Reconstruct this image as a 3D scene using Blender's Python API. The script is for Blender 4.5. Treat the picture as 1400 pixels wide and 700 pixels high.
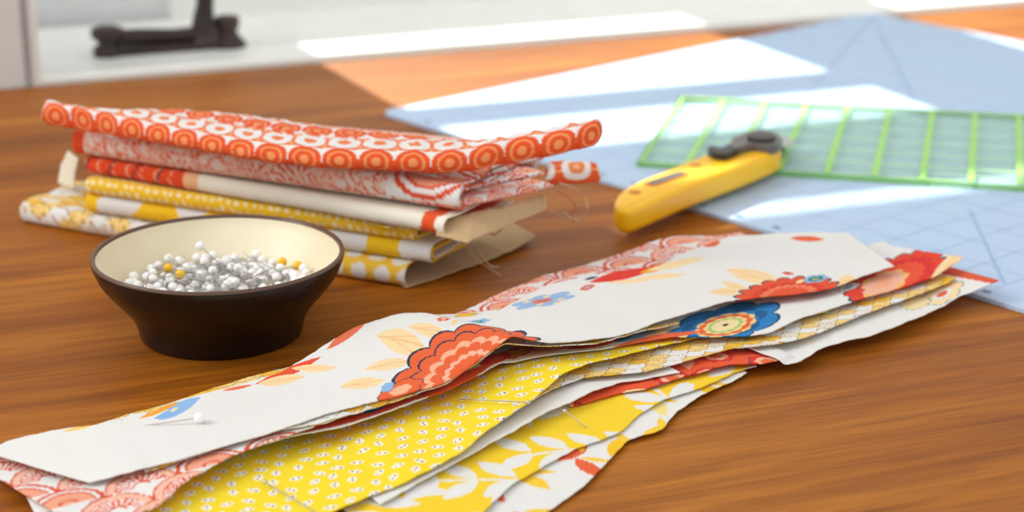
import bpy, bmesh, math, random
import numpy as np
from mathutils import Vector, Matrix
for o in list(bpy.data.objects): bpy.data.objects.remove(o)
S = bpy.context.scene; C = S.collection
random.seed(4); RNG = np.random.default_rng(7)

# ---------------------------------------------------------------- camera
FP = 2700.0; TILT = math.radians(18.4); CH = 0.30
cam = bpy.data.cameras.new('camera'); camo = bpy.data.objects.new('camera', cam); C.objects.link(camo)
cam.sensor_width = 36; cam.lens = FP/1400*36
camo.location = (0, 0, CH); camo.rotation_euler = (math.pi/2-TILT, 0, 0)
cam.clip_start = .02; cam.clip_end = 60
cam.dof.use_dof = True; cam.dof.focus_distance = 0.78; cam.dof.aperture_fstop = 8.5
S.camera = camo
S.view_settings.view_transform = 'Standard'; S.view_settings.look = 'None'
S.view_settings.exposure = 0.22; S.view_settings.gamma = 1; S.view_settings.use_curve_mapping = False

# ---------------------------------------------------------------- world, sun, added soft light
W = bpy.data.worlds.new('room_daylight'); S.world = W; W.use_nodes = True
wn = W.node_tree.nodes; bg = wn['Background']
bg.inputs[0].default_value = (1.0, .985, .97, 1); bg.inputs[1].default_value = 0.80
EL = math.radians(40)
sh = np.array([-1400.0, 2845.0]); sh /= np.linalg.norm(sh)          # level direction towards the sun
SUNV = np.array([sh[0]*math.cos(EL), sh[1]*math.cos(EL), math.sin(EL)])
sl = bpy.data.lights.new('sun', 'SUN'); sl.energy = 9.0; sl.angle = math.radians(.9); sl.color = (1, .97, .9)
so = bpy.data.objects.new('sun', sl); C.objects.link(so)
so.rotation_euler = Vector(SUNV).to_track_quat('Z', 'Y').to_euler()
so.location = Vector(SUNV)*6
al = bpy.data.lights.new('added_left_soft_light', 'AREA'); al.shape = 'RECTANGLE'; al.size = 1.6; al.size_y = 1.3  # soft area lamp added at upper left to light the table; no window there
al.energy = 44; al.color = (1, .985, .96)
ao = bpy.data.objects.new('added_left_soft_light', al); C.objects.link(ao)
ao.location = (-1.75, 1.0, 1.3)
ao.rotation_euler = (Vector(ao.location)-Vector((-.05, .85, 0))).to_track_quat('Z', 'Y').to_euler()

# ---------------------------------------------------------------- helpers
def P(x, y, z=0.0):
    dx, dy, dz = x-700, -(y-350), FP
    d = np.array([dx, dz*math.cos(TILT)+dy*math.sin(TILT), dy*math.cos(TILT)-dz*math.sin(TILT)])
    t = (z-CH)/d[2]
    return np.array([0, 0, CH])+t*d
def lin(*c):
    c = np.array(c, float)/255
    return np.where(c <= .04045, c/12.92, ((c+.055)/1.055)**2.4)
def link(name, me, parent=None, mat=None, smooth=True):
    o = bpy.data.objects.new(name, me); C.objects.link(o)
    if parent is not None: o.parent = parent
    if mat is not None:
        for m in (mat if isinstance(mat, (list, tuple)) else [mat]): me.materials.append(m)
    if smooth and me.polygons:
        me.polygons.foreach_set('use_smooth', [True]*len(me.polygons))
    return o
def tag(o, label=None, cat=None, group=None, kind=None):
    if label: o['label'] = label
    if cat: o['category'] = cat
    if group: o['group'] = group
    if kind: o['kind'] = kind
    return o
def empty(name, loc, label, cat, group=None):
    o = bpy.data.objects.new(name, None); C.objects.link(o); o.location = loc; o.empty_display_size = .01
    bpy.context.view_layer.update()
    return tag(o, label, cat, group)
def mesh_pd(name, vs, fs, parent=None, mat=None, smooth=True):
    """vertices given in world space; parent's location is taken off"""
    vs = np.asarray(vs, float)
    if parent is not None: vs = (np.array(parent.matrix_world.inverted()) @ np.c_[vs, np.ones(len(vs))].T).T[:, :3]
    me = bpy.data.meshes.new(name); me.from_pydata(vs.tolist(), [], fs); me.update()
    return link(name, me, parent, mat, smooth)
def grid_obj(name, X, Y, Z, col=None, parent=None, mat=None, thick=0.0, wrapv=False):
    nu, nv = X.shape
    vs = np.stack([X, Y, Z], -1).reshape(-1, 3)
    if parent is not None: vs = vs-np.array(parent.location)
    idx = np.arange(nu*nv).reshape(nu, nv)
    if wrapv: idx = np.c_[idx, idx[:, :1]]
    q = np.stack([idx[:-1, :-1], idx[1:, :-1], idx[1:, 1:], idx[:-1, 1:]], -1).reshape(-1, 4)
    me = bpy.data.meshes.new(name)
    me.vertices.add(len(vs)); me.vertices.foreach_set('co', vs.astype(np.float32).ravel())
    me.loops.add(q.size); me.loops.foreach_set('vertex_index', q.ravel().astype(np.int32))
    me.polygons.add(len(q)); me.polygons.foreach_set('loop_start', np.arange(0, q.size, 4, dtype=np.int32))
    me.update(calc_edges=True)
    if col is not None:
        a = me.color_attributes.new('print', 'FLOAT_COLOR', 'POINT')
        a.data.foreach_set('color', np.c_[col.reshape(-1, 3), np.ones(nu*nv)].astype(np.float32).ravel())
    o = link(name, me, parent, mat)
    if thick:
        m = o.modifiers.new('thickness', 'SOLIDIFY'); m.thickness = thick; m.offset = -1
    return o
def bm_obj(name, bm, parent=None, mat=None, smooth=True):
    me = bpy.data.meshes.new(name)
    bm.normal_update(); bm.to_mesh(me); bm.free()
    return link(name, me, parent, mat, smooth)
def box_bm(bm, o, ax, ay, az, sx, sy, sz):
    """box: centre o, unit axes and full sizes"""
    o = Vector(o); ax, ay, az = Vector(ax), Vector(ay), Vector(az)
    v = [bm.verts.new(o+ax*sx*i/2+ay*sy*j/2+az*sz*k/2) for i in (-1, 1) for j in (-1, 1) for k in (-1, 1)]
    for f in ((0, 1, 3, 2), (4, 6, 7, 5), (0, 4, 5, 1), (2, 3, 7, 6), (0, 2, 6, 4), (1, 5, 7, 3)):
        bm.faces.new([v[i] for i in f])
def box(name, o, ax, ay, az, sx, sy, sz, parent=None, mat=None, bev=0.0):
    bm = bmesh.new(); box_bm(bm, o, ax, ay, az, sx, sy, sz)
    bmesh.ops.recalc_face_normals(bm, faces=bm.faces)
    if bev: bmesh.ops.bevel(bm, geom=bm.edges[:], offset=bev, segments=3, affect='EDGES', profile=.5)
    if parent is not None: bmesh.ops.translate(bm, verts=bm.verts, vec=-parent.location)
    ob = bm_obj(name, bm, parent, mat, smooth=False)
    return ob
def tube(name, pts, r, parent=None, mat=None, seg=8, cap=True):
    pts = [Vector(p) for p in pts]; n = len(pts)
    rs = r if hasattr(r, '__len__') else [r]*n
    vs, fs = [], []
    up = Vector((0, 0, 1))
    for i, p in enumerate(pts):
        t = (pts[min(i+1, n-1)]-pts[max(i-1, 0)]).normalized()
        a = t.cross(up if abs(t.z) < .95 else Vector((1, 0, 0))).normalized(); b = t.cross(a)
        for k in range(seg):
            th = 2*math.pi*k/seg
            vs.append(p+(a*math.cos(th)+b*math.sin(th))*rs[i])
    for i in range(n-1):
        for k in range(seg):
            fs.append((i*seg+k, i*seg+(k+1) % seg, (i+1)*seg+(k+1) % seg, (i+1)*seg+k))
    if cap: fs.append(tuple(range(seg))); fs.append(tuple(range((n-1)*seg, n*seg))[::-1])
    return mesh_pd(name, vs, fs, parent, mat)
def prism(name, poly, z0, z1, parent=None, mat=None, bev=0.0, seg=3, smooth=False):
    bm = bmesh.new()
    v = [bm.verts.new((p[0], p[1], z0)) for p in poly]
    f = bm.faces.new(v)
    r = bmesh.ops.extrude_face_region(bm, geom=[f])
    bmesh.ops.translate(bm, verts=[g for g in r['geom'] if isinstance(g, bmesh.types.BMVert)], vec=(0, 0, z1-z0))
    bmesh.ops.recalc_face_normals(bm, faces=bm.faces)
    if bev:
        ed = [e for e in bm.edges if abs(e.verts[0].co.z-e.verts[1].co.z) < 1e-6]
        bmesh.ops.bevel(bm, geom=ed, offset=bev, segments=seg, affect='EDGES', profile=.5)
    if parent is not None: bmesh.ops.translate(bm, verts=bm.verts, vec=-parent.location)
    return bm_obj(name, bm, parent, mat, smooth)
def smooth_poly(pts, n=6, closed=True):
    pts = [np.array(p[:2], float) for p in pts]; out = []; m = len(pts)
    for i in range(m if closed else m-1):
        p0, p1, p2, p3 = (pts[(i+k) % m] if closed else pts[min(max(i+k, 0), m-1)] for k in (-1, 0, 1, 2))
        for j in range(n):
            t = j/n
            out.append(.5*((2*p1)+(-p0+p2)*t+(2*p0-5*p1+4*p2-p3)*t*t+(-p0+3*p1-3*p2+p3)*t**3))
    if not closed: out.append(pts[-1])
    return out

# ---------------------------------------------------------------- materials
def mat(name, col=(.8, .8, .8), rough=.5, metal=0, spec=.5, **k):
    m = bpy.data.materials.new(name); m.use_nodes = True
    b = m.node_tree.nodes['Principled BSDF']
    b.inputs['Base Color'].default_value = (*col, 1); b.inputs['Roughness'].default_value = rough
    b.inputs['Metallic'].default_value = metal; b.inputs['Specular IOR Level'].default_value = spec
    for kk, v in k.items(): b.inputs[kk.replace('_', ' ')].default_value = v
    return m
def nd(m, t, **k):
    n = m.node_tree.nodes.new(t)
    for kk, v in k.items(): setattr(n, kk, v)
    return n
def mottled(name, c1, c2, scale, rough=.5, bump=0.0, spec=.5, detail=4, stretch=(1, 1, 1), dist=.001):
    m = mat(name, c1, rough, spec=spec); L = m.node_tree.links; b = m.node_tree.nodes['Principled BSDF']
    tc = nd(m, 'ShaderNodeTexCoord'); mp = nd(m, 'ShaderNodeMapping'); mp.inputs['Scale'].default_value = stretch
    n = nd(m, 'ShaderNodeTexNoise'); n.inputs['Scale'].default_value = scale; n.inputs['Detail'].default_value = detail
    r = nd(m, 'ShaderNodeValToRGB'); r.color_ramp.elements[0].color = (*c1, 1); r.color_ramp.elements[1].color = (*c2, 1)
    r.color_ramp.elements[0].position = .35; r.color_ramp.elements[1].position = .65
    L.new(tc.outputs['Object'], mp.inputs[0]); L.new(mp.outputs[0], n.inputs['Vector']); L.new(n.outputs[0], r.inputs[0])
    L.new(r.outputs[0], b.inputs['Base Color'])
    if bump:
        bp = nd(m, 'ShaderNodeBump'); bp.inputs['Strength'].default_value = bump; bp.inputs['Distance'].default_value = dist
        L.new(n.outputs[0], bp.inputs['Height']); L.new(bp.outputs[0], b.inputs['Normal'])
    return m
def wood():
    m = mat('oiled_wood', lin(165, 95, 38), .48, spec=.2); L = m.node_tree.links; b = m.node_tree.nodes['Principled BSDF']
    tc = nd(m, 'ShaderNodeTexCoord'); rot = nd(m, 'ShaderNodeMapping'); rot.inputs['Rotation'].default_value = (0, 0, -math.atan2(2845, 7540))
    L.new(tc.outputs['Object'], rot.inputs[0])
    def noise(sc, det, st, dist=0.0):
        mp = nd(m, 'ShaderNodeMapping'); mp.inputs['Scale'].default_value = st
        n = nd(m, 'ShaderNodeTexNoise'); n.inputs['Scale'].default_value = sc; n.inputs['Detail'].default_value = det
        n.inputs['Distortion'].default_value = dist
        L.new(rot.outputs[0], mp.inputs[0]); L.new(mp.outputs[0], n.inputs['Vector']); return n
    n1 = noise(9, 4, (.35, 2.6, 1), .6); n2 = noise(70, 8, (.11, 2.4, 1), .5); n3 = noise(380, 4, (.07, 2.0, 1), .4)
    r1 = nd(m, 'ShaderNodeValToRGB'); e = r1.color_ramp.elements
    e[0].position = .3; e[0].color = (*lin(132, 74, 10), 1); e[1].position = .72; e[1].color = (*lin(186, 116, 30), 1)
    k = e.new(.5); k.color = (*lin(160, 92, 18), 1)
    L.new(n1.outputs[0], r1.inputs[0])
    r2 = nd(m, 'ShaderNodeValToRGB'); r2.color_ramp.elements[0].position = .36; r2.color_ramp.elements[0].color = (.74, .68, .60, 1)
    r2.color_ramp.elements[1].position = .6; r2.color_ramp.elements[1].color = (1.06, 1.06, 1.03, 1)
    L.new(n2.outputs[0], r2.inputs[0])
    r3 = nd(m, 'ShaderNodeValToRGB'); r3.color_ramp.elements[0].position = .35; r3.color_ramp.elements[0].color = (.76, .72, .68, 1)
    r3.color_ramp.elements[1].position = .55; r3.color_ramp.elements[1].color = (1.03, 1.03, 1.03, 1)
    L.new(n3.outputs[0], r3.inputs[0])
    prev = r1.outputs[0]
    for r in (r2, r3):
        x = nd(m, 'ShaderNodeMix', data_type='RGBA', blend_type='MULTIPLY'); x.inputs[0].default_value = .9
        L.new(prev, x.inputs[6]); L.new(r.outputs[0], x.inputs[7]); prev = x.outputs[2]
    L.new(prev, b.inputs['Base Color'])
    bp = nd(m, 'ShaderNodeBump'); bp.inputs['Strength'].default_value = .25; bp.inputs['Distance'].default_value = .0004
    L.new(n2.outputs[0], bp.inputs['Height']); L.new(bp.outputs[0], b.inputs['Normal'])
    return m
def cloth_mat(name='printed_cotton'):
    m = mat(name, (.8, .8, .8), .92, spec=.15); L = m.node_tree.links; b = m.node_tree.nodes['Principled BSDF']
    b.inputs['Sheen Weight'].default_value = .08
    a = nd(m, 'ShaderNodeAttribute'); a.attribute_name = 'print'; L.new(a.outputs['Color'], b.inputs['Base Color'])
    tc = nd(m, 'ShaderNodeTexCoord'); n = nd(m, 'ShaderNodeTexNoise'); n.inputs['Scale'].default_value = 900; n.inputs['Detail'].default_value = 2
    n2 = nd(m, 'ShaderNodeTexNoise'); n2.inputs['Scale'].default_value = 70; n2.inputs['Detail'].default_value = 3
    L.new(tc.outputs['Object'], n.inputs['Vector']); L.new(tc.outputs['Object'], n2.inputs['Vector'])
    b1 = nd(m, 'ShaderNodeBump'); b1.inputs['Strength'].default_value = .5; b1.inputs['Distance'].default_value = .0002
    b2 = nd(m, 'ShaderNodeBump'); b2.inputs['Strength'].default_value = .5; b2.inputs['Distance'].default_value = .0016
    L.new(n.outputs[0], b1.inputs['Height']); L.new(n2.outputs[0], b2.inputs['Height']); L.new(b1.outputs[0], b2.inputs['Normal'])
    L.new(b2.outputs[0], b.inputs['Normal'])
    # thin cotton lets some light through
    tr = nd(m, 'ShaderNodeBsdfTranslucent'); L.new(a.outputs['Color'], tr.inputs[0])
    mx = nd(m, 'ShaderNodeMixShader'); mx.inputs[0].default_value = .16
    L.new(b.outputs[0], mx.inputs[1]); L.new(tr.outputs[0], mx.inputs[2])
    L.new(mx.outputs[0], m.node_tree.nodes['Material Output'].inputs[0])
    return m
M = dict(
    wood=wood(), cloth=cloth_mat(),
    wall=mottled('painted_wall', lin(222, 225, 226), lin(227, 230, 230), 60, .7, .1),
    paint=mottled('gloss_white_paint', lin(238, 241, 236), lin(244, 246, 242), 30, .35, .04),
    floor=mottled('floor_boards', lin(120, 90, 60), lin(150, 112, 75), 12, .5, stretch=(1, 8, 1)),
    bronze=mottled('dark_bronze', lin(38, 26, 26), lin(58, 40, 34), 50, .45, .1),
    mat_blue=mottled('cutting_mat_vinyl', lin(186, 208, 236), lin(182, 210, 235), 8, .55, spec=.3),
    mat_ink=mat('mat_ink', lin(112, 148, 188), .6),
    mat_ink_pale=mat('mat_ink_pale', lin(160, 192, 222), .6),
    glaze_in=mottled('cream_glaze', lin(232, 219, 186), lin(240, 230, 202), 25, .42, .03),
    glaze_out=mottled('dark_brown_glaze', lin(26, 13, 10), lin(20, 11, 9), 20, .32, .04, spec=.45),
    glaze_rim=mat('rim_glaze', lin(96, 68, 54), .25),
    pearl=mat('white_pin_head', lin(250, 250, 248), .3), yolk=mat('yellow_pin_head', lin(250, 196, 20), .25),
    steel=mat('pin_steel', (.62, .6, .57), .28, 1),
    yellow=mottled('yellow_plastic', lin(253, 190, 8), lin(252, 196, 14), 40, .38),
    yellow_dark=mat('amber_plastic', lin(205, 120, 0), .45),
    black=mat('black_plastic', lin(40, 36, 36), .35), grey=mat('smoked_plastic', lin(96, 92, 88), .3),
    blade=mat('blade_steel', (.5, .5, .5), .2, 1),
    thread=mottled('cotton_thread', lin(205, 170, 135), lin(226, 200, 170), 90, .9),
    thread_red=mat('red_cotton_thread', lin(205, 100, 70), .9),
)
def acrylic():
    m = bpy.data.materials.new('clear_acrylic'); m.use_nodes = True; n = m.node_tree.nodes; L = m.node_tree.links
    n.remove(n['Principled BSDF'])
    t = n.new('ShaderNodeBsdfTransparent'); t.inputs[0].default_value = (.975, 1, .965, 1)
    g = n.new('ShaderNodeBsdfGlossy'); g.inputs['Roughness'].default_value = .12
    x = n.new('ShaderNodeMixShader'); x.inputs[0].default_value = .025; L.new(t.outputs[0], x.inputs[1]); L.new(g.outputs[0], x.inputs[2])
    L.new(x.outputs[0], n['Material Output'].inputs[0]); return m
def ink(name, c, a):
    m = bpy.data.materials.new(name); m.use_nodes = True; n = m.node_tree.nodes; L = m.node_tree.links
    n['Principled BSDF'].inputs['Base Color'].default_value = (*c, 1); n['Principled BSDF'].inputs['Roughness'].default_value = .6
    t = n.new('ShaderNodeBsdfTransparent'); x = n.new('ShaderNodeMixShader'); x.inputs[0].default_value = a
    L.new(t.outputs[0], x.inputs[1]); L.new(n['Principled BSDF'].outputs[0], x.inputs[2]); L.new(x.outputs[0], n['Material Output'].inputs[0])
    return m
M['acrylic'] = acrylic(); M['lime'] = ink('lime_ink', lin(176, 240, 90), .75); M['lime_pale'] = ink('pale_lime_ink', lin(186, 240, 140), .5)
M['lime_edge'] = ink('green_acrylic_edge', lin(120, 185, 85), .85)
M['glass'] = acrylic(); M['glass'].name = 'window_glass'
M['glass'].node_tree.nodes['Transparent BSDF'].inputs[0].default_value = (.98, .99, .98, 1)

# ---------------------------------------------------------------- the room: floor, walls, window
E0 = P(0, 122)[:2]; wd = np.array([7540.0, 2845.0]); wd /= np.linalg.norm(wd); nr = np.array([-wd[1], wd[0]])
AX, AY, AZ = Vector((wd[0], wd[1], 0)), Vector((nr[0], nr[1], 0)), Vector((0, 0, 1))
def WP(a, d, z): return Vector((E0[0]+wd[0]*a+nr[0]*d, E0[1]+wd[1]*a+nr[1]*d, z))   # along wall, depth behind table edge, height
SD = 0.17                                             # sill depth up to the glass
def on_glass(px, py, z=0.0):
    p = P(px, py, z); q = p[:2]-E0; t = (SD-q@nr)/(sh@nr); h = q+sh*t
    return round(float(h@wd), 4), round(float(t*math.tan(EL))+z, 4)
def struct(o): o['kind'] = 'structure'; return o
struct(box('floor', WP(.2, -1.4, -.76), AX, AY, AZ, 4.4, 3.8, .02, mat=M['floor']))
gl = [on_glass(*q) for q in ((440, 90), (530, 140), (1000, 50), (1125, 100), (1150, 112), (1290, 160), (1250, 25), (1400, 75),
      (600, 162), (1130, 105), (640, 182), (1150, 112), (830, 220), (1290, 160), (900, 289), (1400, 235), (840, 345), (1400, 281))]
xL0 = (gl[0][0]+gl[1][0])/2; xM0 = (gl[2][0]+gl[5][0])/2; xM1 = (gl[6][0]+gl[7][0])/2; xR = xM1+(xM0-xL0)
zb1 = (gl[8][1]+gl[9][1])/2; zb2 = (gl[10][1]+gl[11][1])/2; zr1 = (gl[12][1]+gl[13][1])/2; zr2 = (gl[14][1]+gl[15][1])/2; zt = (gl[16][1]+gl[17][1])/2
RB = .100                                             # top of the bottom rail
ZW0, ZW1 = -.76, 1.7
# wall around the opening: one mesh
bm = bmesh.new()
for a0, a1, z0, z1 in ((-1.9, xL0-.05, ZW0, ZW1), (xR+.05, 2.4, ZW0, ZW1), (xL0-.05, xR+.05, ZW0, -.03), (xL0-.05, xR+.05, zt+.03, ZW1)):
    box_bm(bm, WP((a0+a1)/2, SD+.03, (z0+z1)/2), AX, AY, AZ, a1-a0, .06, z1-z0)
struct(bm_obj('wall_back', bm, None, M['wall'], False))
# window frame: two sashes with a bar and a wide meeting rail each
wf = bpy.data.objects.new('window_1', None); C.objects.link(wf); wf.location = WP((xL0+xR)/2, SD, 0); struct(wf); bpy.context.view_layer.update()
bm = bmesh.new()
def bar(a0, a1, z0, z1, dp=.03): box_bm(bm, WP((a0+a1)/2, SD, (z0+z1)/2), AX, AY, AZ, a1-a0, dp, z1-z0)
bar(xL0-.05, xL0, -.03, zt+.03); bar(xM0, xM1, -.03, zt+.03); bar(xR, xR+.05, -.03, zt+.03)
bar(xL0-.05, xR+.05, zt, zt+.03)
for a0, a1 in ((xL0, xM0), (xM1, xR)):
    bar(a0, a1, -.03, RB); bar(a0, a1, zb1, zb2, .02); bar(a0, a1, zr1, zr2)
bmesh.ops.translate(bm, verts=bm.verts, vec=-wf.location)
bm_obj('window_frame', bm, wf, M['paint'], False)
for a0, a1 in ((xL0, xM0), (xM1, xR)):
    for z0, z1 in ((RB, zb1), (zb2, zr1), (zr2, zt)):
        box('pane', WP((a0+a1)/2, SD, (z0+z1)/2), AX, AY, AZ, a1-a0, .003, z1-z0, wf, M['glass'])
box('window_sill', WP((xL0+xR)/2+.1, SD/2-.0035, -.012), AX, AY, AZ, xR-xL0+.8, SD-.012, .034, wf, M['paint'], .003)
# white casing at the left, running up past the frame
cx = on = float((P(52, 117)[:2]-E0)@wd)
struct(box('trim_1', WP(cx-.16, .012, .4), AX, AY, AZ, .32, .02, 2.3, mat=M['wall'], bev=.002))
struct(box('trim_2', WP(cx-.004, .0175, .4), AX, AY, AZ, .014, .031, 2.3, mat=M['paint'], bev=.003))

# ---------------------------------------------------------------- the table
tb = empty('work_table', WP(.3, -.5, -.75), 'oiled brown wooden table under the fabrics, bowl and cutting mat', 'table')
TW, TDp = 1.7, 1.15
box('tabletop', WP(.42, -TDp/2, -.0175), AX, AY, AZ, TW, TDp, .035, tb, M['wood'])
for sx in (-1, 1):
    for sy in (-1, 1):
        box('leg', WP(.42+sx*(TW/2-.08), -TDp/2+sy*(TDp/2-.08), -.3925), AX, AY, AZ, .06, .06, .715, tb, M['wood'], .004)
    box('apron', WP(.42+sx*(TW/2-.08), -TDp/2, -.08), AX, AY, AZ, .022, TDp-.22, .09, tb, M['wood'])

# ---------------------------------------------------------------- window hardware on the sill
SZ = .005
pA = P(148, 76, SZ); pB = P(312, 63, SZ)
la = empty('window_latch', Vector((pA+pB)/2), 'dark bronze window latch with upright handle on the white sill', 'latch')
u = Vector(pB-pA); Lh = u.length; u.normalize(); v = Vector((-u.y, u.x, 0))
def LP(s, t, z): return Vector(pA)+u*s+v*t+Vector((0, 0, z))
box('base_plate', LP(Lh/2, 0, .003), u, v, AZ, Lh+.018, .016, .006, la, M['bronze'], .0015)
def spool(name, c, prof):
    vs, fs = [], []
    for r, z in prof:
        for k in range(20):
            t = 2*math.pi*k/20; vs.append(LP(c[0]+r*math.cos(t), c[1]+r*math.sin(t), z))
    for i in range(len(prof)-1):
        for k in range(20): fs.append((i*20+k, i*20+(k+1) % 20, (i+1)*20+(k+1) % 20, (i+1)*20+k))
    fs.append(tuple(range(20))[::-1]); fs.append(tuple(range((len(prof)-1)*20, len(prof)*20)))
    return mesh_pd(name, vs, fs, la, M['bronze'])
spool('post', (0, 0), [(.010, 0), (.010, .0035), (.007, .007), (.0065, .010), (.0105, .0125), (.011, .0185), (.008, .0198)])
spool('post', (Lh, 0), [(.013, 0), (.012, .003), (.0085, .007), (.0065, .011), (.0085, .0145), (.0085, .0205), (.0055, .0215)])
tube('crossbar', [LP(.002, 0, .0125), LP(.02, 0, .0118), LP(.045, .0, .0105), LP(Lh*.8, .0, .0105)], [.0052, .0055, .0048, .0055], la, M['bronze'], 12)
tube('handle', [LP(Lh*.82, 0, .004), LP(Lh*.82, 0, .012), LP(Lh*.80, 0, .020), LP(Lh*.82, 0, .030), LP(Lh*.84, 0, .045), LP(Lh*.85, 0, .07), LP(Lh*.85, 0, .085)],
     [.011, .0105, .0075, .006, .0062, .0075, .004], la, M['bronze'], 14)

# ---------------------------------------------------------------- cutting mat
mL = P(520, 157)[:2]; mF = P(1190, 21)[:2]; ea = (mF-mL); wA = np.linalg.norm(ea); ea /= wA
eb = np.array([ea[1], -ea[0]])
def MP(a, b): return mL+ea*a+eb*b                      # a along the short edge, b along the long edge
IN = .0254; LB = .622
mt = empty('cutting_mat', (*MP(wA/2, LB/2), 0), 'large pale blue cutting mat lying beside the stacked fabrics', 'cutting mat')
rad = .008; cs = []
for (a, b, q) in ((rad, rad, 2), (wA-rad, rad, 3), (wA-rad, LB-rad, 0), (rad, LB-rad, 1)):
    for k in range(7):
        t = (q+k/6)*math.pi/2; cs.append(MP(a+rad*math.cos(t), b+rad*math.sin(t)))
prism('mat_sheet', cs, .0002, .0022, mt, M['mat_blue'])
bmI = bmesh.new(); bmP = bmesh.new()
def flat(bm, p, q, w, z=.00245):
    p, q = np.array(p), np.array(q); d = (q-p)/np.linalg.norm(q-p); n = np.array([-d[1], d[0]])*w/2
    bm.faces.new([bm.verts.new((*x, z)) for x in (p-n, q-n, q+n, p+n)])
mg = .0127
for i in range(1, 24):
    b = mg+i*IN
    if b > LB-.02: break
    flat(bmI, MP(mg*.55, b-.0022), MP(mg*.55, b+.0022), .0028); flat(bmI, MP(wA-mg*.55, b-.0022), MP(wA-mg*.55, b+.0022), .0028)
for i in range(1, 18):
    a = mg+i*IN; flat(bmI, MP(a-.0022, mg*.55), MP(a+.0022, mg*.55), .0028)
    flat(bmP, MP(a, mg), MP(a, LB-mg), .0003)
for i in range(0, 24):
    b = mg+i*IN
    if b < LB-.01: flat(bmP, MP(mg, b), MP(wA-mg, b), .0003)
flat(bmP, MP(wA-mg, mg), MP(wA-mg-.25, mg+.25), .0011)
flat(bmP, MP(wA-mg, mg), MP(wA-mg-.4, mg+.4*math.tan(math.radians(30))), .0009)
flat(bmP, P(1325, 292)[:2], P(1372, 392)[:2], .001)
for bm in (bmI, bmP): bmesh.ops.translate(bm, verts=bm.verts, vec=-mt.location)
bm_obj('printed_numbers', bmI, mt, M['mat_ink'], False); bm_obj('printed_lines', bmP, mt, M['mat_ink_pale'], False)

# ---------------------------------------------------------------- quilting ruler
rL = P(871, 227, .003)[:2]; rN = P(1400, 261, .003)[:2]; er = (rN-rL)/np.linalg.norm(rN-rL); en = np.array([-er[1], er[0]])
RW = 6.2*IN; RLn = .33
def RP(a, b): return rL+er*a+en*b
ru = empty('quilting_ruler', (*RP(RLn/2, RW/2), .0026), 'clear acrylic ruler with lime green grid lines on the mat', 'ruler')
prism('acrylic_sheet', [RP(0, 0), RP(RLn, 0), RP(RLn, RW), RP(0, RW)], .0026, .0054, ru, M['acrylic'])
b1 = bmesh.new(); b2 = bmesh.new(); b3 = bmesh.new()
zt2 = .0056
for i in range(0, 14):
    a = .002+i*IN
    if a < RLn: flat(b1, RP(a, 0.001), RP(a, RW-.001), .0034 if i else .002, zt2)
flat(b1, RP(0.003, .0015), RP(RLn, .0015), .002, zt2); flat(b2, RP(0.003, RW-.002), RP(RLn, RW-.002), .0015, zt2)
for j in range(1, 13):
    w = .0042 if j % 2 == 0 else .0022
    flat(b2, RP(0.003, .0015+j*IN/2), RP(RLn, .0015+j*IN/2), w, zt2+.00005)
for j in range(1, 50): flat(b2, RP(.003+j*IN/4, .0015), RP(.003+j*IN/4, .006), .0006, zt2+.00005)
for k in range(4):
    p, q = [RP(0, 0), RP(RLn, 0), RP(RLn, RW), RP(0, RW)][k], [RP(RLn, 0), RP(RLn, RW), RP(0, RW), RP(0, 0)][k]
    b3.faces.new([b3.verts.new((*x, z)) for x, z in ((p, .0026), (q, .0026), (q, .0054), (p, .0054))])
n_out = [(-en), er, en, -er]
for bm in (b1, b2, b3): bmesh.ops.translate(bm, verts=bm.verts, vec=-ru.location)
bm_obj('grid_lines', b1, ru, M['lime'], False); bm_obj('fine_lines', b2, ru, M['lime_pale'], False)
oe = bm_obj('tinted_edge', b3, ru, M['lime_edge'], False)
oe.scale = (1.0008, 1.0008, 1)

# ---------------------------------------------------------------- rotary cutter
ZT = .019
def PP(l, z): return [P(x, y, z)[:2] for x, y in l]
rc = empty('rotary_cutter', (*P(950, 250, .008)[:2], .0058), 'yellow rotary cutter with black blade guard resting on the mat', 'rotary cutter')
body = PP([(846, 262), (868, 248), (900, 235), (950, 215), (975, 205), (1000, 197), (1030, 192), (1052, 192), (1068, 199), (1060, 207), (1025, 222),
           (950, 250), (900, 271), (868, 284), (850, 285), (840, 277)], ZT)
hb = prism('handle', smooth_poly(body, 5), .0058, ZT, rc, M['yellow'], .0035, 5, smooth=True)
def rot_poly(c, a, b, ang, n=24, z=0):
    return [np.array(c)+np.array([math.cos(ang)*math.cos(t)*a-math.sin(ang)*math.sin(t)*b, math.sin(ang)*math.cos(t)*a+math.cos(ang)*math.sin(t)*b]) for t in np.linspace(0, 2*math.pi, n, endpoint=False)]
hd = P(1060, 199, ZT)[:2]-P(848, 272, ZT)[:2]; hang = math.atan2(hd[1], hd[0])
def slot(c, L, w, ang, n=10):
    o = []
    for s, t0 in ((1, -math.pi/2), (-1, math.pi/2)):
        for k in range(n): t = t0+math.pi*k/(n-1); o.append((s*(L/2-w/2)+w/2*math.cos(t), w/2*math.sin(t)))
    return [np.array(c)+np.array([math.cos(ang)*x-math.sin(ang)*y, math.sin(ang)*x+math.cos(ang)*y]) for x, y in o]
prism('slot_rim', slot(P(911, 245, ZT)[:2], .033, .0085, hang), ZT-.0004, ZT+.0003, rc, M['yellow_dark'], .0002)
prism('window_slot', slot(P(911, 244.5, ZT)[:2], .028, .0055, hang), ZT-.0002, ZT+.0006, rc, M['grey'])
for (x, y) in ((951, 226), (868, 263)):
    prism('screw_dimple', rot_poly(P(x, y, ZT)[:2], .0032, .0032, 0), ZT-.0002, ZT+.0003, rc, M['yellow_dark'])
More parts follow.
